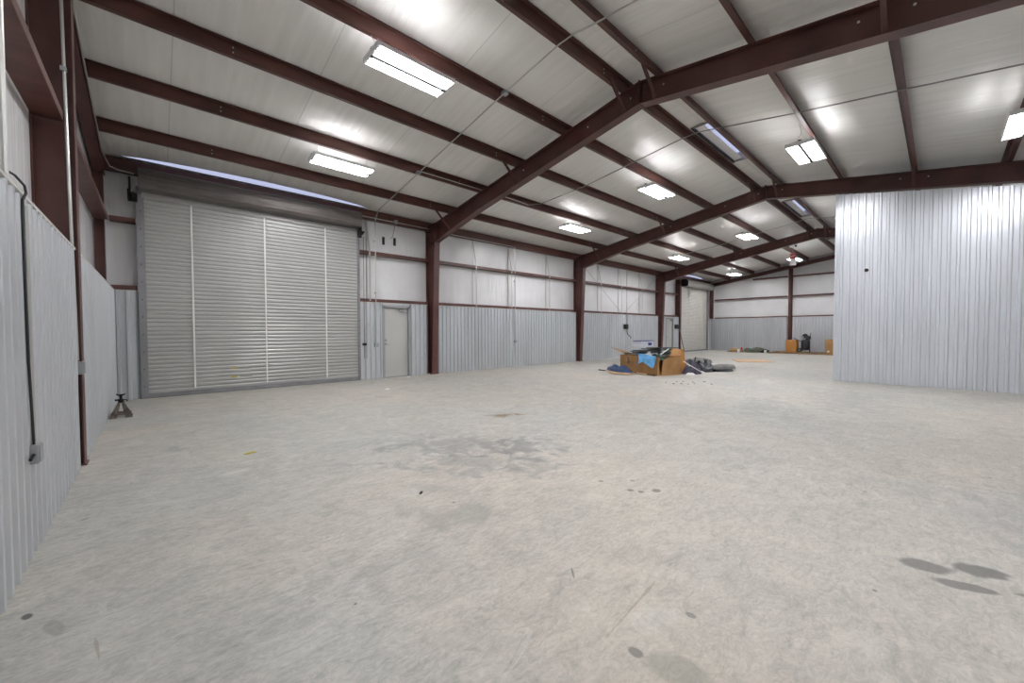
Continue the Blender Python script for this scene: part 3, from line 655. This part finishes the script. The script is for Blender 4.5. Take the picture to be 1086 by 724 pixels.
# ------------------------------------------------------------------ jack stand in the left corner
e = empty('jack_stand', (-7.10,5.20,0), 'rusty four-legged jack stand on the floor by the left wall', 'jack stand')
c = Vector((-7.10,5.20,0))
for i, (sx, sy) in enumerate(((1,1),(1,-1),(-1,-1),(-1,1))):
    q = c+Vector((sx*.135,sy*.135,0)); t = c+Vector((sx*.030,sy*.030,.245))
    a1 = Vector((-sx*.085,0,0)); a2 = Vector((0,-sy*.085,0))
    m = MB(); m.prism([q,q+a1,t+a1*.3,t],(0,-sy*.004,0)); m.prism([q,q+a2,t+a2*.3,t],(-sx*.004,0,0)); m.build('leg', M['rust'], e)
m = MB()
for s in (1,-1):
    m.box(c.x-.11,c.x+.11,c.y+s*.112-.003,c.y+s*.112+.003,.045,.075); m.box(c.x+s*.112-.003,c.x+s*.112+.003,c.y-.11,c.y+.11,.045,.075)
m.build('base_brace', M['rust'], e)
MB().lathe(c,[(.036,.235),(.036,.285),(.030,.295)],14).build('collar', M['blackiron'], e)
MB().lathe(c,[(.018,.28),(.018,.345)],12).build('ratchet_post', M['blackiron'], e)
MB().prism([c+Vector(p) for p in ((-.055,-.02,.385),(-.05,-.02,.36),(-.02,-.02,.345),(.02,-.02,.345),(.05,-.02,.36),(.055,-.02,.385),(.03,-.02,.372),(-.03,-.02,.372))],(0,.04,0)).build('saddle', M['blackiron'], e)
MB().tube([c+Vector((.02,0,.28)),c+Vector((.07,-.03,.28)),c+Vector((.075,-.035,.25))],.008,6).box(c.x-.07,c.x-.03,c.y-.02,c.y+.02,.268,.292).build('pawl_handle', M['blackiron'], e)

# ------------------------------------------------------------------ rubbish pile
def heap(name, cx, cy, rx, ry, h, rot, seed, m, z0=0., n=22, rough=.35, label=None, cat=None, flat=.5):
    mb = MB(); vs = []; fs = []; off = Vector((seed*3.1, seed*1.7, seed))
    ca, sa = math.cos(rot), math.sin(rot)
    def zh(u, v, r):
        k = max(0, 1-r**2)**flat
        nz = noise.noise(Vector((u*2.4, v*2.4, 0))+off)+.5*noise.noise(Vector((u*6, v*6, 0))+off)
        return max(.004, h*k*(1+rough*nz))
    rings = 9
    vs.append((cx, cy, z0+zh(0,0,0)))
    for i in range(1, rings+1):
        for k in range(n):
            a = 2*math.pi*k/n; r = i/rings
            ed = 1+.22*noise.noise(Vector((math.cos(a)*1.6, math.sin(a)*1.6, 5))+off)
            u, v = r*math.cos(a)*ed, r*math.sin(a)*ed
            vs.append((cx+u*rx*ca-v*ry*sa, cy+u*rx*sa+v*ry*ca, z0+(zh(u,v,r) if i < rings else .0)))
    for k in range(n): fs.append((0, 1+k, 1+(k+1)%n))
    for i in range(rings-1):
        for k in range(n): fs.append((1+i*n+k, 1+(i+1)*n+k, 1+(i+1)*n+(k+1)%n, 1+i*n+(k+1)%n))
    fs.append(tuple(1+(rings-1)*n+k for k in range(n)))
    o = mb.add(vs, fs).build(name, m, smooth=True)
    if label: tag(o, label, cat)
    return o
def board(name, c, L, Wd, T, rot, tilt, m, label, cat, group=None, roll=0.):
    R = Matrix.Rotation(rot,3,'Z') @ Matrix.Rotation(tilt,3,'Y') @ Matrix.Rotation(roll,3,'X')
    o = MB().obox(c, R@Vector((L/2,0,0)), R@Vector((0,Wd/2,0)), R@Vector((0,0,T/2))).build(name, m, bevel=min(.003, T*.3)); tag(o, label, cat, group); return o
A = Vector((4.64,2.03,0)); E1 = Vector((.30,.954,0)).normalized(); N1 = Vector((.947,-.32,0)).normalized()
LA, LN, HB = 1.70, .93, .57
box = empty('cardboard_box', A+E1*LA/2+N1*LN/2, 'huge open brown cardboard box overflowing with rubbish on the floor', 'box')
def wallp(a, b, z0, z1a, z1b, name='side', t=.008, m='card'):
    d = (b-a).normalized(); nn = Vector((d.y,-d.x,0))*t
    MB().prism([a+Vector((0,0,z0)), b+Vector((0,0,z0)), b+Vector((0,0,z1b)), a+Vector((0,0,z1a))], nn).build(name, M[m], box)
P1 = A+E1*LA; P2 = P1+N1*LN; P3 = A+N1*LN
# long side with a shallow crease, end side with a torn corner
m = MB(); s0 = [A, A+E1*.55+N1*(-.03), A+E1*1.1+N1*(-.015), P1]
for a, b in zip(s0[:-1], s0[1:]):
    m.prism([a, b, b+Vector((0,0,HB)), a+Vector((0,0,HB))], N1*.008)
m.build('side', M['card'], box)
wallp(P1, P2, 0, HB, HB); wallp(P2, P3, 0, HB, HB)
q0 = A+N1*.13-E1*.02; q1 = A+N1*.06-E1*.03
MB().prism([q0, P3-E1*.03, P3-E1*.05+Vector((0,0,HB+.04)), A+N1*.35-E1*.09+Vector((0,0,HB-.02)), A+N1*.15-E1*.07+Vector((0,0,HB-.08))], E1*.008).build('side', M['card'], box)
MB().prism([A, A+N1*.10, A+N1*.05+Vector((0,0,HB-.22)), A+N1*.10+Vector((0,0,HB)), A+Vector((0,0,HB))], E1*.008).build('side', M['card'], box)
MB().prism([A+E1*.02+Vector((0,0,.02)), P3+E1*.02+Vector((0,0,.02)), P2-E1*.02+Vector((0,0,.02)), P1-E1*.02+Vector((0,0,.02))], (0,0,.01)).build('base', M['card'], box)
z = Vector((0,0,1))
MB().prism([P3+z*HB, P3+E1*.55+z*HB, P3+E1*.50+N1*.22+z*(HB+.24), P3+E1*.05+N1*.16+z*(HB+.20)], N1*.008).build('flap', M['card'], box)
MB().prism([P3+N1*.06+z*.02, P3+N1*.30+E1*.06+z*.30, P3+N1*.26+E1*.10+z*.78, P3+N1*.02+z*.80], E1*.008).build('flap', M['cardo'], box)
MB().prism([P1-E1*.25+z*(HB+.02), P1+N1*.45-E1*.1+z*(HB+.02), P1+N1*.40+E1*.40+z*(HB+.13), P1-N1*.05+E1*.46+z*(HB+.24)], z*.008).build('flap', M['palletw'], box)
heap('rubbish', (A+E1*.85+N1*.47).x, (A+E1*.85+N1*.47).y, .76, .38, .10, math.atan2(E1.y,E1.x), 4, M['green'], z0=.47, label='dark green netting and scraps filling the huge cardboard box', cat='rubbish', rough=.8)
cc = A+E1*.95+N1*.50
rot0 = math.atan2(N1.y,N1.x)
stack = [(0,.0,1.30,.52,0,.665,'dsheet','bottom charcoal board in the stack on the cardboard box'),(.05,.06,1.15,.46,.15,.70,'gsheet','second board up in the stack on the cardboard box'),(-.04,-.03,1.25,.42,-.12,.735,'dsheet','dark board in the middle of the stack on the box'),(.1,.1,.95,.40,.3,.77,'gsheet','grey board near the top of the stack on the box'),(.20,-.12,.90,.30,-.05,.80,'dsheet','topmost dark board leaning right on the stack')]
for dx, dy, L, w, r, zz, mm, lab in stack:
    board('flat_board', cc+N1*(dx+.22)+E1*(dy-.15)+z*(zz+.02), L+.25, w, .022, rot0+r, .02*(1 if dx > 0 else -1), M[mm], lab, 'board', 'boards stacked on the box')
board('flat_board', A+E1*1.20+N1*.12+z*.64, .60, .22, .03, rot0+1.75, .06, M['dsheet'], 'dark board lying on the left rim of the huge cardboard box', 'board')
board('flat_board', A+E1*1.25+N1*.25+z*.68, .5, .18, .03, rot0+1.2, -.05, M['gsheet'], 'short grey board on the left end of the box', 'board')
wb2 = empty('small_carton', cc+N1*.15+E1*.42+z*.86, 'small white and navy carton on top of the rubbish pile', 'box')
R = Matrix.Rotation(rot0+.15,3,'Z'); o0 = cc+N1*.10+E1*.30+z*.865
MB().obox(o0+z*.085, R@Vector((.30,0,0)), R@Vector((0,.17,0)), z*.085).build('body', M['purple'], wb2, bevel=.004)
MB().obox(o0+z*.178, R@Vector((.32,0,0)), R@Vector((0,.18,0)), z*.010).build('lid', M['navy'], wb2)
MB().obox(o0+z*.07+R@Vector((.12,-.172,0)), R@Vector((.09,0,0)), R@Vector((0,.002,0)), z*.045).build('print', M['navy'], wb2)
# white sheet and light blue film over the front
def drape(name, pts, m, label, cat, t=.004):
    n = len(pts); c0 = sum((Vector(p) for p in pts), Vector())/n
    o = MB().prism(pts, (-N1)*t).build(name, m); tag(o, label, cat); return o
o = -N1*.05
drape('plastic_film', [A+E1*.02+o+z*.60, A+E1*.80+o+z*.66, A+E1*.72+o*1.4+z*.46, A+E1*.78+o*1.6+z*.30, A+E1*.55+o*1.5+z*.40, A+E1*.32+o*1.6+z*.30, A+E1*.12+o*1.5+z*.22, A+E1*.04+o*1.2+z*.40], M['lblue'], 'light blue plastic film hanging over the front of the cardboard box', 'plastic film')
MB2 = MB().prism([A+E1*.15+o+z*.585, A+E1*.95+o+z*.60, A+E1*1.0+N1*.22+z*.74, A+E1*.55+N1*.20+z*.72], z*.006); tag(MB2.build('foam_sheet', M['wsheet']), 'whitish folded sheet lying over the box rim above the blue film', 'sheet')
tag(MB().tube([A+E1*1.32-N1*.03+z*.52, A+E1*1.22-N1*.05+z*.44, A+E1*1.27-N1*.05+z*.30, A+E1*1.16-N1*.05+z*.36],.013,6).build('strap', M['dark']), 'black strap dangling on the left of the box front', 'strap')
# left of the pile
ta = A+E1*1.40-N1*.27
heap('tarp', ta.x, ta.y, .70, .22, .17, math.atan2(E1.y,E1.x)-.1, 2, M['bluet'], label='dark blue folded tarp on the floor beside the cardboard box', cat='tarp', z0=.03, rough=.7)
MB3 = MB().prism([(5.0,3.95,.02),(4.62,2.80,.02),(4.10,2.75,.02),(4.05,3.15,.02),(4.55,3.85,.02)], (0,0,.012)); tag(MB3.build('flat_cardboard', M['wood']), 'tan flattened cardboard under the blue tarp', 'cardboard')
tag(MB().tube([(4.74,2.86,.03),(4.44,2.0,.03)],.018,8).build('rod', M['blackiron']), 'dark rod on the floor before the box corner', 'rod')
tag(MB().tube([(4.82,4.3,.02),(4.55,3.5,.02),(4.22,2.95,.02)],.02,6).build('strip', M['dark']), 'dark strip on the floor at the left end of the pile', 'strip')
tag(MB().obox((4.60,2.55,.035),(.10,.20,0),(.04,-.02,0),(0,0,.012)).build('wood_offcut', M['wood']), 'pale wood offcut lying in front of the cardboard box', 'wood')
# right of the pile
def P_(a, b): return A+N1*a+E1*b
p = P_(1.50,.15); heap('clothes', p.x, p.y, .44, .34, .32, rot0, 5, M['cloth'], label='heap of grey-violet cloth right of the cardboard box', cat='cloth', rough=.8)
p = P_(2.35,.45); heap('rubbish_bag', p.x, p.y, .62, .36, .34, rot0+.1, 9, M['bag'], label='black plastic rubbish bag right of the cloth heap', cat='bag', rough=.6)
p = P_(2.55,.70); heap('carpet_offcut', p.x, p.y, .62, .36, .16, rot0+.1, 31, M['gsheet'], z0=.26, label='grey folded carpet offcut lying on top of the black rubbish bag', cat='carpet', rough=.25, flat=.3)
p = P_(3.20,.28); heap('carpet_offcut', p.x, p.y, .72, .30, .13, rot0+.15, 33, M['gsheet'], z0=.09, label='grey carpet offcut sloping off the right end of the pile', cat='carpet', rough=.25, flat=.4)
p = P_(3.05,.15); heap('dark_scraps', p.x, p.y, .42, .22, .13, rot0, 12, M['dark'], label='dark scraps under the sloping board at the right end', cat='rubbish')
tag(MB().tube([P_(1.0,-.05)+z*.42, P_(1.72,-.20)+z*.02],.014,6).build('pole', M['strap']), 'white pole leaning from the box corner to the floor', 'pole', 'white poles by the box')
tag(MB().tube([P_(1.25,.05)+z*.30, P_(1.95,-.05)+z*.02],.012,6).build('pole', M['strap']), 'second white pole, lying across the grey-violet cloth', 'pole', 'white poles by the box')
tag(MB().tube([P_(1.62,.25)+z*.22, P_(1.75,.2)+z*.30, P_(1.92,.28)+z*.50],.02,6).build('tool_handle', M['blackiron']), 'dark handle sticking up between cloth and black bag', 'handle')
p = P_(1.12,-.22); heap('paper_scrap', p.x, p.y, .17, .10, .07, rot0, 3, M['paper'], label='crumpled white paper at the right box corner', cat='paper')
p = P_(.80,.62); heap('foam_bag', p.x, p.y, .13, .13, .26, 0, 8, M['wsheet'], z0=.55, label='white plastic bag bulging at the back right of the box', cat='bag')
tag(MB().tube([P_(.35,.25)+z*.62, P_(.80,.35)+z*.80],.014,6).build('pole', M['strap']), 'white stick poking out of the top of the box', 'pole')
for k in range(3):
    pts = []
    for i in range(30):
        a = i*.55; pts.append(P_(.62+.14*math.cos(a)+.05*k,.30+.16*math.sin(a*1.1))+z*(.62+.03*k+.03*math.sin(i*1.3)))
    tag(MB().tube(pts,.009,5).build('wire_coil', M['green' if k != 1 else 'dark']), ['tangled dark green wire at the right end of the box top','tangled black wire between the green wire coils','upper dark green wire coil on the box top'][k], 'wire', 'wire coils on the box')
# floor chips in front of the pile
chips = [(708,411),(719,405),(735,411),(741,410),(746,405),(752,408),(770,408),(726,412),(762,403),(730,404)]
CH = [(3.35,1.13),(3.73,1.02),(3.40,.74),(3.48,.60),(3.95,.68),(3.66,.52),(3.86,.17),(3.25,.88),(4.25,.50),(3.85,.90)]
for i, (x, y) in enumerate(CH):
    tag(heap('debris_chip', x, y, .025+.008*(i%3), .02, .014, i*.7, i+20, M['chip'], n=8), 'tiny dark chip of debris on the floor before the rubbish pile', 'debris', 'debris chips before the pile')
for x, y, lab in ((-2.60,5.12,'crumpled white scrap of paper on the floor before the grey door'),(-1.05,7.02,'white scrap of paper at the foot of the grey door')):
    tag(heap('paper_scrap', x, y, .07, .05, .02, .3, int(x*10), M['paper'], n=10), lab, 'paper')
tag(MB().prism([(-5.96,1.52,.002),(-5.86,1.56,.002),(-5.84,1.50,.002),(-5.95,1.47,.002)],(0,0,.004)).build('paper_scrap', M['yellow']), 'small yellow paper scrap on the floor in front of the big roller door', 'paper')
tag(heap('debris_chip', -5.02, -.80, .035, .014, .012, .8, 41, M['chip'], n=8), 'small dark scrap on the floor in the centre foreground', 'debris')

# ------------------------------------------------------------------ things at the far wall
def carton(x0,x1,y0,y1,z0,z1,lab,m):
    e = MB().box(x0,x1,y0,y1,z0,z1).build('cardboard_box', M[m], bevel=.006); tag(e, lab, 'box')
    MB().box(x0-.002,x1+.002,(y0+y1)/2-.03,(y0+y1)/2+.03,z1-.001,z1+.003).build('tape', M['cardl'], e)
    MB().box(x0-.003,x0,(y0+y1)/2-.03,(y0+y1)/2+.03,z1-.12,z1).build('tape', M['cardl'], e); return e
def pallet(x, y, rot, lab):
    e = empty('pallet', (x,y,0), lab, 'pallet', 'pallets by the far wall')
    for k in range(7): MB().box(x-.5,x+.5,y-.6+k*.185,y-.6+k*.185+.10,.10,.12).build('deck_board', M['palletw'], e)
    for k in (-1,0,1): MB().box(x+k*.45-.045,x+k*.45+.045,y-.6,y+.6,.02,.10).build('bearer', M['palletw'], e)
    return e
pallet(21.3, 2.45, 0, 'low wooden pallet under the orange-brown box at the far wall'); pallet(21.3, 1.20, 0, 'low wooden pallet under the air compressor'); 
tag(MB().box(21.0,21.25,3.15,4.1,0,.06).box(21.05,21.15,3.3,4.2,.06,.10).build('timber', M['palletw']), 'flat timber lengths on the floor left of the pallets', 'timber')
carton(21.0,21.6,1.90,2.43,.125,.82,'orange-brown cardboard box on a pallet, left of the compressor','cardo')
b = carton(21.0,21.6,-.15,.57,0,.87,'brown cardboard box on the floor near the partition edge','card')
MB().lathe((20.985,.42,.20),[(.05,0),(.05,.012)],12,'X').build('white_disc', M['white'], b)  # small round white spot on the box front
# compressor
cx, cy = 21.25, 1.50; zb = .125
e = empty('air_compressor', (cx,cy,zb), 'black upright air compressor with wheels on a pallet', 'compressor')
MB().lathe((cx,cy,zb),[(.10,.10),(.19,.13),(.215,.18),(.215,.62),(.19,.67),(.10,.70)],24).build('tank', M['black'], e, smooth=True)
MB().box(cx-.14,cx+.14,cy-.20,cy+.18,zb+.70,zb+.74).build('pump_deck', M['black'], e)
mo = MB().lathe((cx,cy-.13,zb+.84),[(.09,-.10),(.10,-.08),(.10,.12),(.08,.14)],18,'Y').build('motor', M['black'], e, smooth=True)
MB().lathe((cx-.02,cy+.12,zb+.80),[(.06,0),(.07,.04),(.055,.15),(.06,.17),(.02,.2)],16).build('pump_head', M['blackiron'], e)
MB().lathe((cx-.07,cy+.02,zb+.93),[(.11,0),(.13,.03),(.11,.06)],18,'X').build('flywheel_guard', M['blackiron'], e)
MB().lathe((cx-.20,cy+.10,zb+.88),[(.035,0),(.035,.02)],12,'X').build('gauge', M['white'], e)
MB().tube([(cx-.15,cy-.2,zb+.60),(cx-.2,cy-.24,zb+.95),(cx-.05,cy-.25,zb+1.12),(cx+.1,cy-.22,zb+1.05)],.014,6).build('handle', M['black'], e)
MB().tube([(cx-.12,cy+.20,zb+.62),(cx-.15,cy+.42,zb+.72),(cx-.15,cy+.55,zb+.82)],.02,6).build('hose_stub', M['dark'], e)
for s in (-1,1):
    w = MB().lathe((cx+s*.16-.02,cy+.27,zb+.11),[(.06,0),(.11,.005),(.11,.045),(.06,.05)],18,'X').build('wheel', M['dark'], e); MB().lathe((cx+s*.16-.024,cy+.27,zb+.11),[(.035,0),(.035,.056)],12,'X').build('hub', M['conduit'], w)
MB().box(cx-.05,cx+.05,cy-.22,cy-.17,zb,zb+.14).box(cx-.16,cx+.16,cy+.18,cy+.22,zb+.08,zb+.14).build('foot', M['black'], e)
# tangle of hoses and scrap
for j, (yc, zc, rr, mm, lab) in enumerate(((4.35,.10,.30,'net','coiled grey-green hose at the left of the far scrap heap'),(3.85,.13,.32,'net','loose grey hose piled in the middle of the far scrap heap'),(3.55,.09,.26,'dark','black hose coil at the right of the far scrap heap'))):
    pts = []
    for i in range(90):
        a = i*.42; r = rr*(.55+.45*noise.noise(Vector((i*.13,j*3.,0)))+.25)
        pts.append((21.0+.8*r*math.cos(a), yc+1.25*r*math.sin(a*1.03), zc+.10*noise.noise(Vector((i*.21,j,3)))+.0025*i*(.8 if j == 1 else .5)))
    pts = [(p[0],p[1],max(.02,p[2])) for p in pts]
    tag(MB().tube(pts,.022,6).build('hose', M[mm]), lab, 'hose', 'hoses at the far wall')
heap('scrap_heap', 21.15, 4.0, .28, .75, .22, 0, 17, M['net'], label='grey-green rag heap under the hoses at the far wall', cat='rubbish', rough=.7)
carton(20.95,21.25,4.95,5.45,.10,.24,'flat tan box at the left of the far scrap heap','cardl')
tag(MB().box(20.9,21.4,4.75,5.6,0,.05).box(20.95,21.3,4.9,5.5,.05,.10).build('timber', M['palletw']), 'dark timber under the flat tan box at the far wall', 'timber')
tag(MB().lathe((21.0,4.78,.16),[(.055,0),(.06,.02),(.06,.13),(.02,.16)],12).tube([(21.0,4.70,.02),(21.0,4.78,.17)],.03,6).build('red_canister', M['red']), 'small red canister in the far scrap heap', 'canister')
for yy, lab in ((4.88,'white lidded tin at the left of the far scrap heap'),(3.40,'white lidded tin at the right of the far scrap heap')):
    t = MB().lathe((20.78,yy,.02),[(.07,0),(.07,.16),(.05,.17)],14).build('tin', M['paper']); tag(t, lab, 'tin', 'tins at the far wall')
tag(MB().prism([(13.7,2.95,.004),(12.15,2.20,.004),(13.0,1.02,.004),(14.3,1.75,.004)],(0,0,.02)).build('flat_cardboard', M['wood']), 'pale flattened sheet on the floor before the far wall', 'cardboard')
tag(MB().box(21.6,21.9,5.9,6.2,0,.03).build('flat_cardboard', M['strap']), 'small pale scrap by the far corner', 'cardboard')

# ------------------------------------------------------------------ world, camera, colour
w = bpy.data.worlds.new('world'); SC.world = w; w.use_nodes = True
bg = w.node_tree.nodes['Background']; bg.inputs['Color'].default_value = (.50,.54,.76,1); bg.inputs['Strength'].default_value = .45
cam = bpy.data.cameras.new('camera'); co = bpy.data.objects.new('camera', cam); COL.objects.link(co); SC.camera = co
yaw, pi, ro, fpx = math.radians(47.59), math.radians(1.521), math.radians(-.142), 415.07
F = Vector((math.cos(yaw),math.sin(yaw),0)); Rr = Vector((math.sin(yaw),-math.cos(yaw),0)); U = Vector((0,0,1))
F2 = F*math.cos(pi)-U*math.sin(pi); U2 = U*math.cos(pi)+F*math.sin(pi)
R3 = Rr*math.cos(ro)+U2*math.sin(ro); U3 = U2*math.cos(ro)-Rr*math.sin(ro)
mx = Matrix((R3,U3,-F2)).transposed().to_4x4(); mx.translation = Vector((-6.677,-3.772,1.381)); co.matrix_world = mx
cam.sensor_width = 36; cam.sensor_fit = 'HORIZONTAL'; cam.lens = fpx/1086*36; cam.clip_start = .05; cam.clip_end = 200
SC.view_settings.view_transform = 'Standard'; SC.view_settings.look = 'None'; SC.view_settings.exposure = 1.16; SC.view_settings.gamma = 1; SC.view_settings.use_curve_mapping = False
SC.cycles.max_bounces = 10; SC.cycles.diffuse_bounces = 6; SC.cycles.glossy_bounces = 4; SC.cycles.use_denoising = True; SC.cycles.sample_clamp_indirect = 6; SC.cycles.caustics_reflective = False
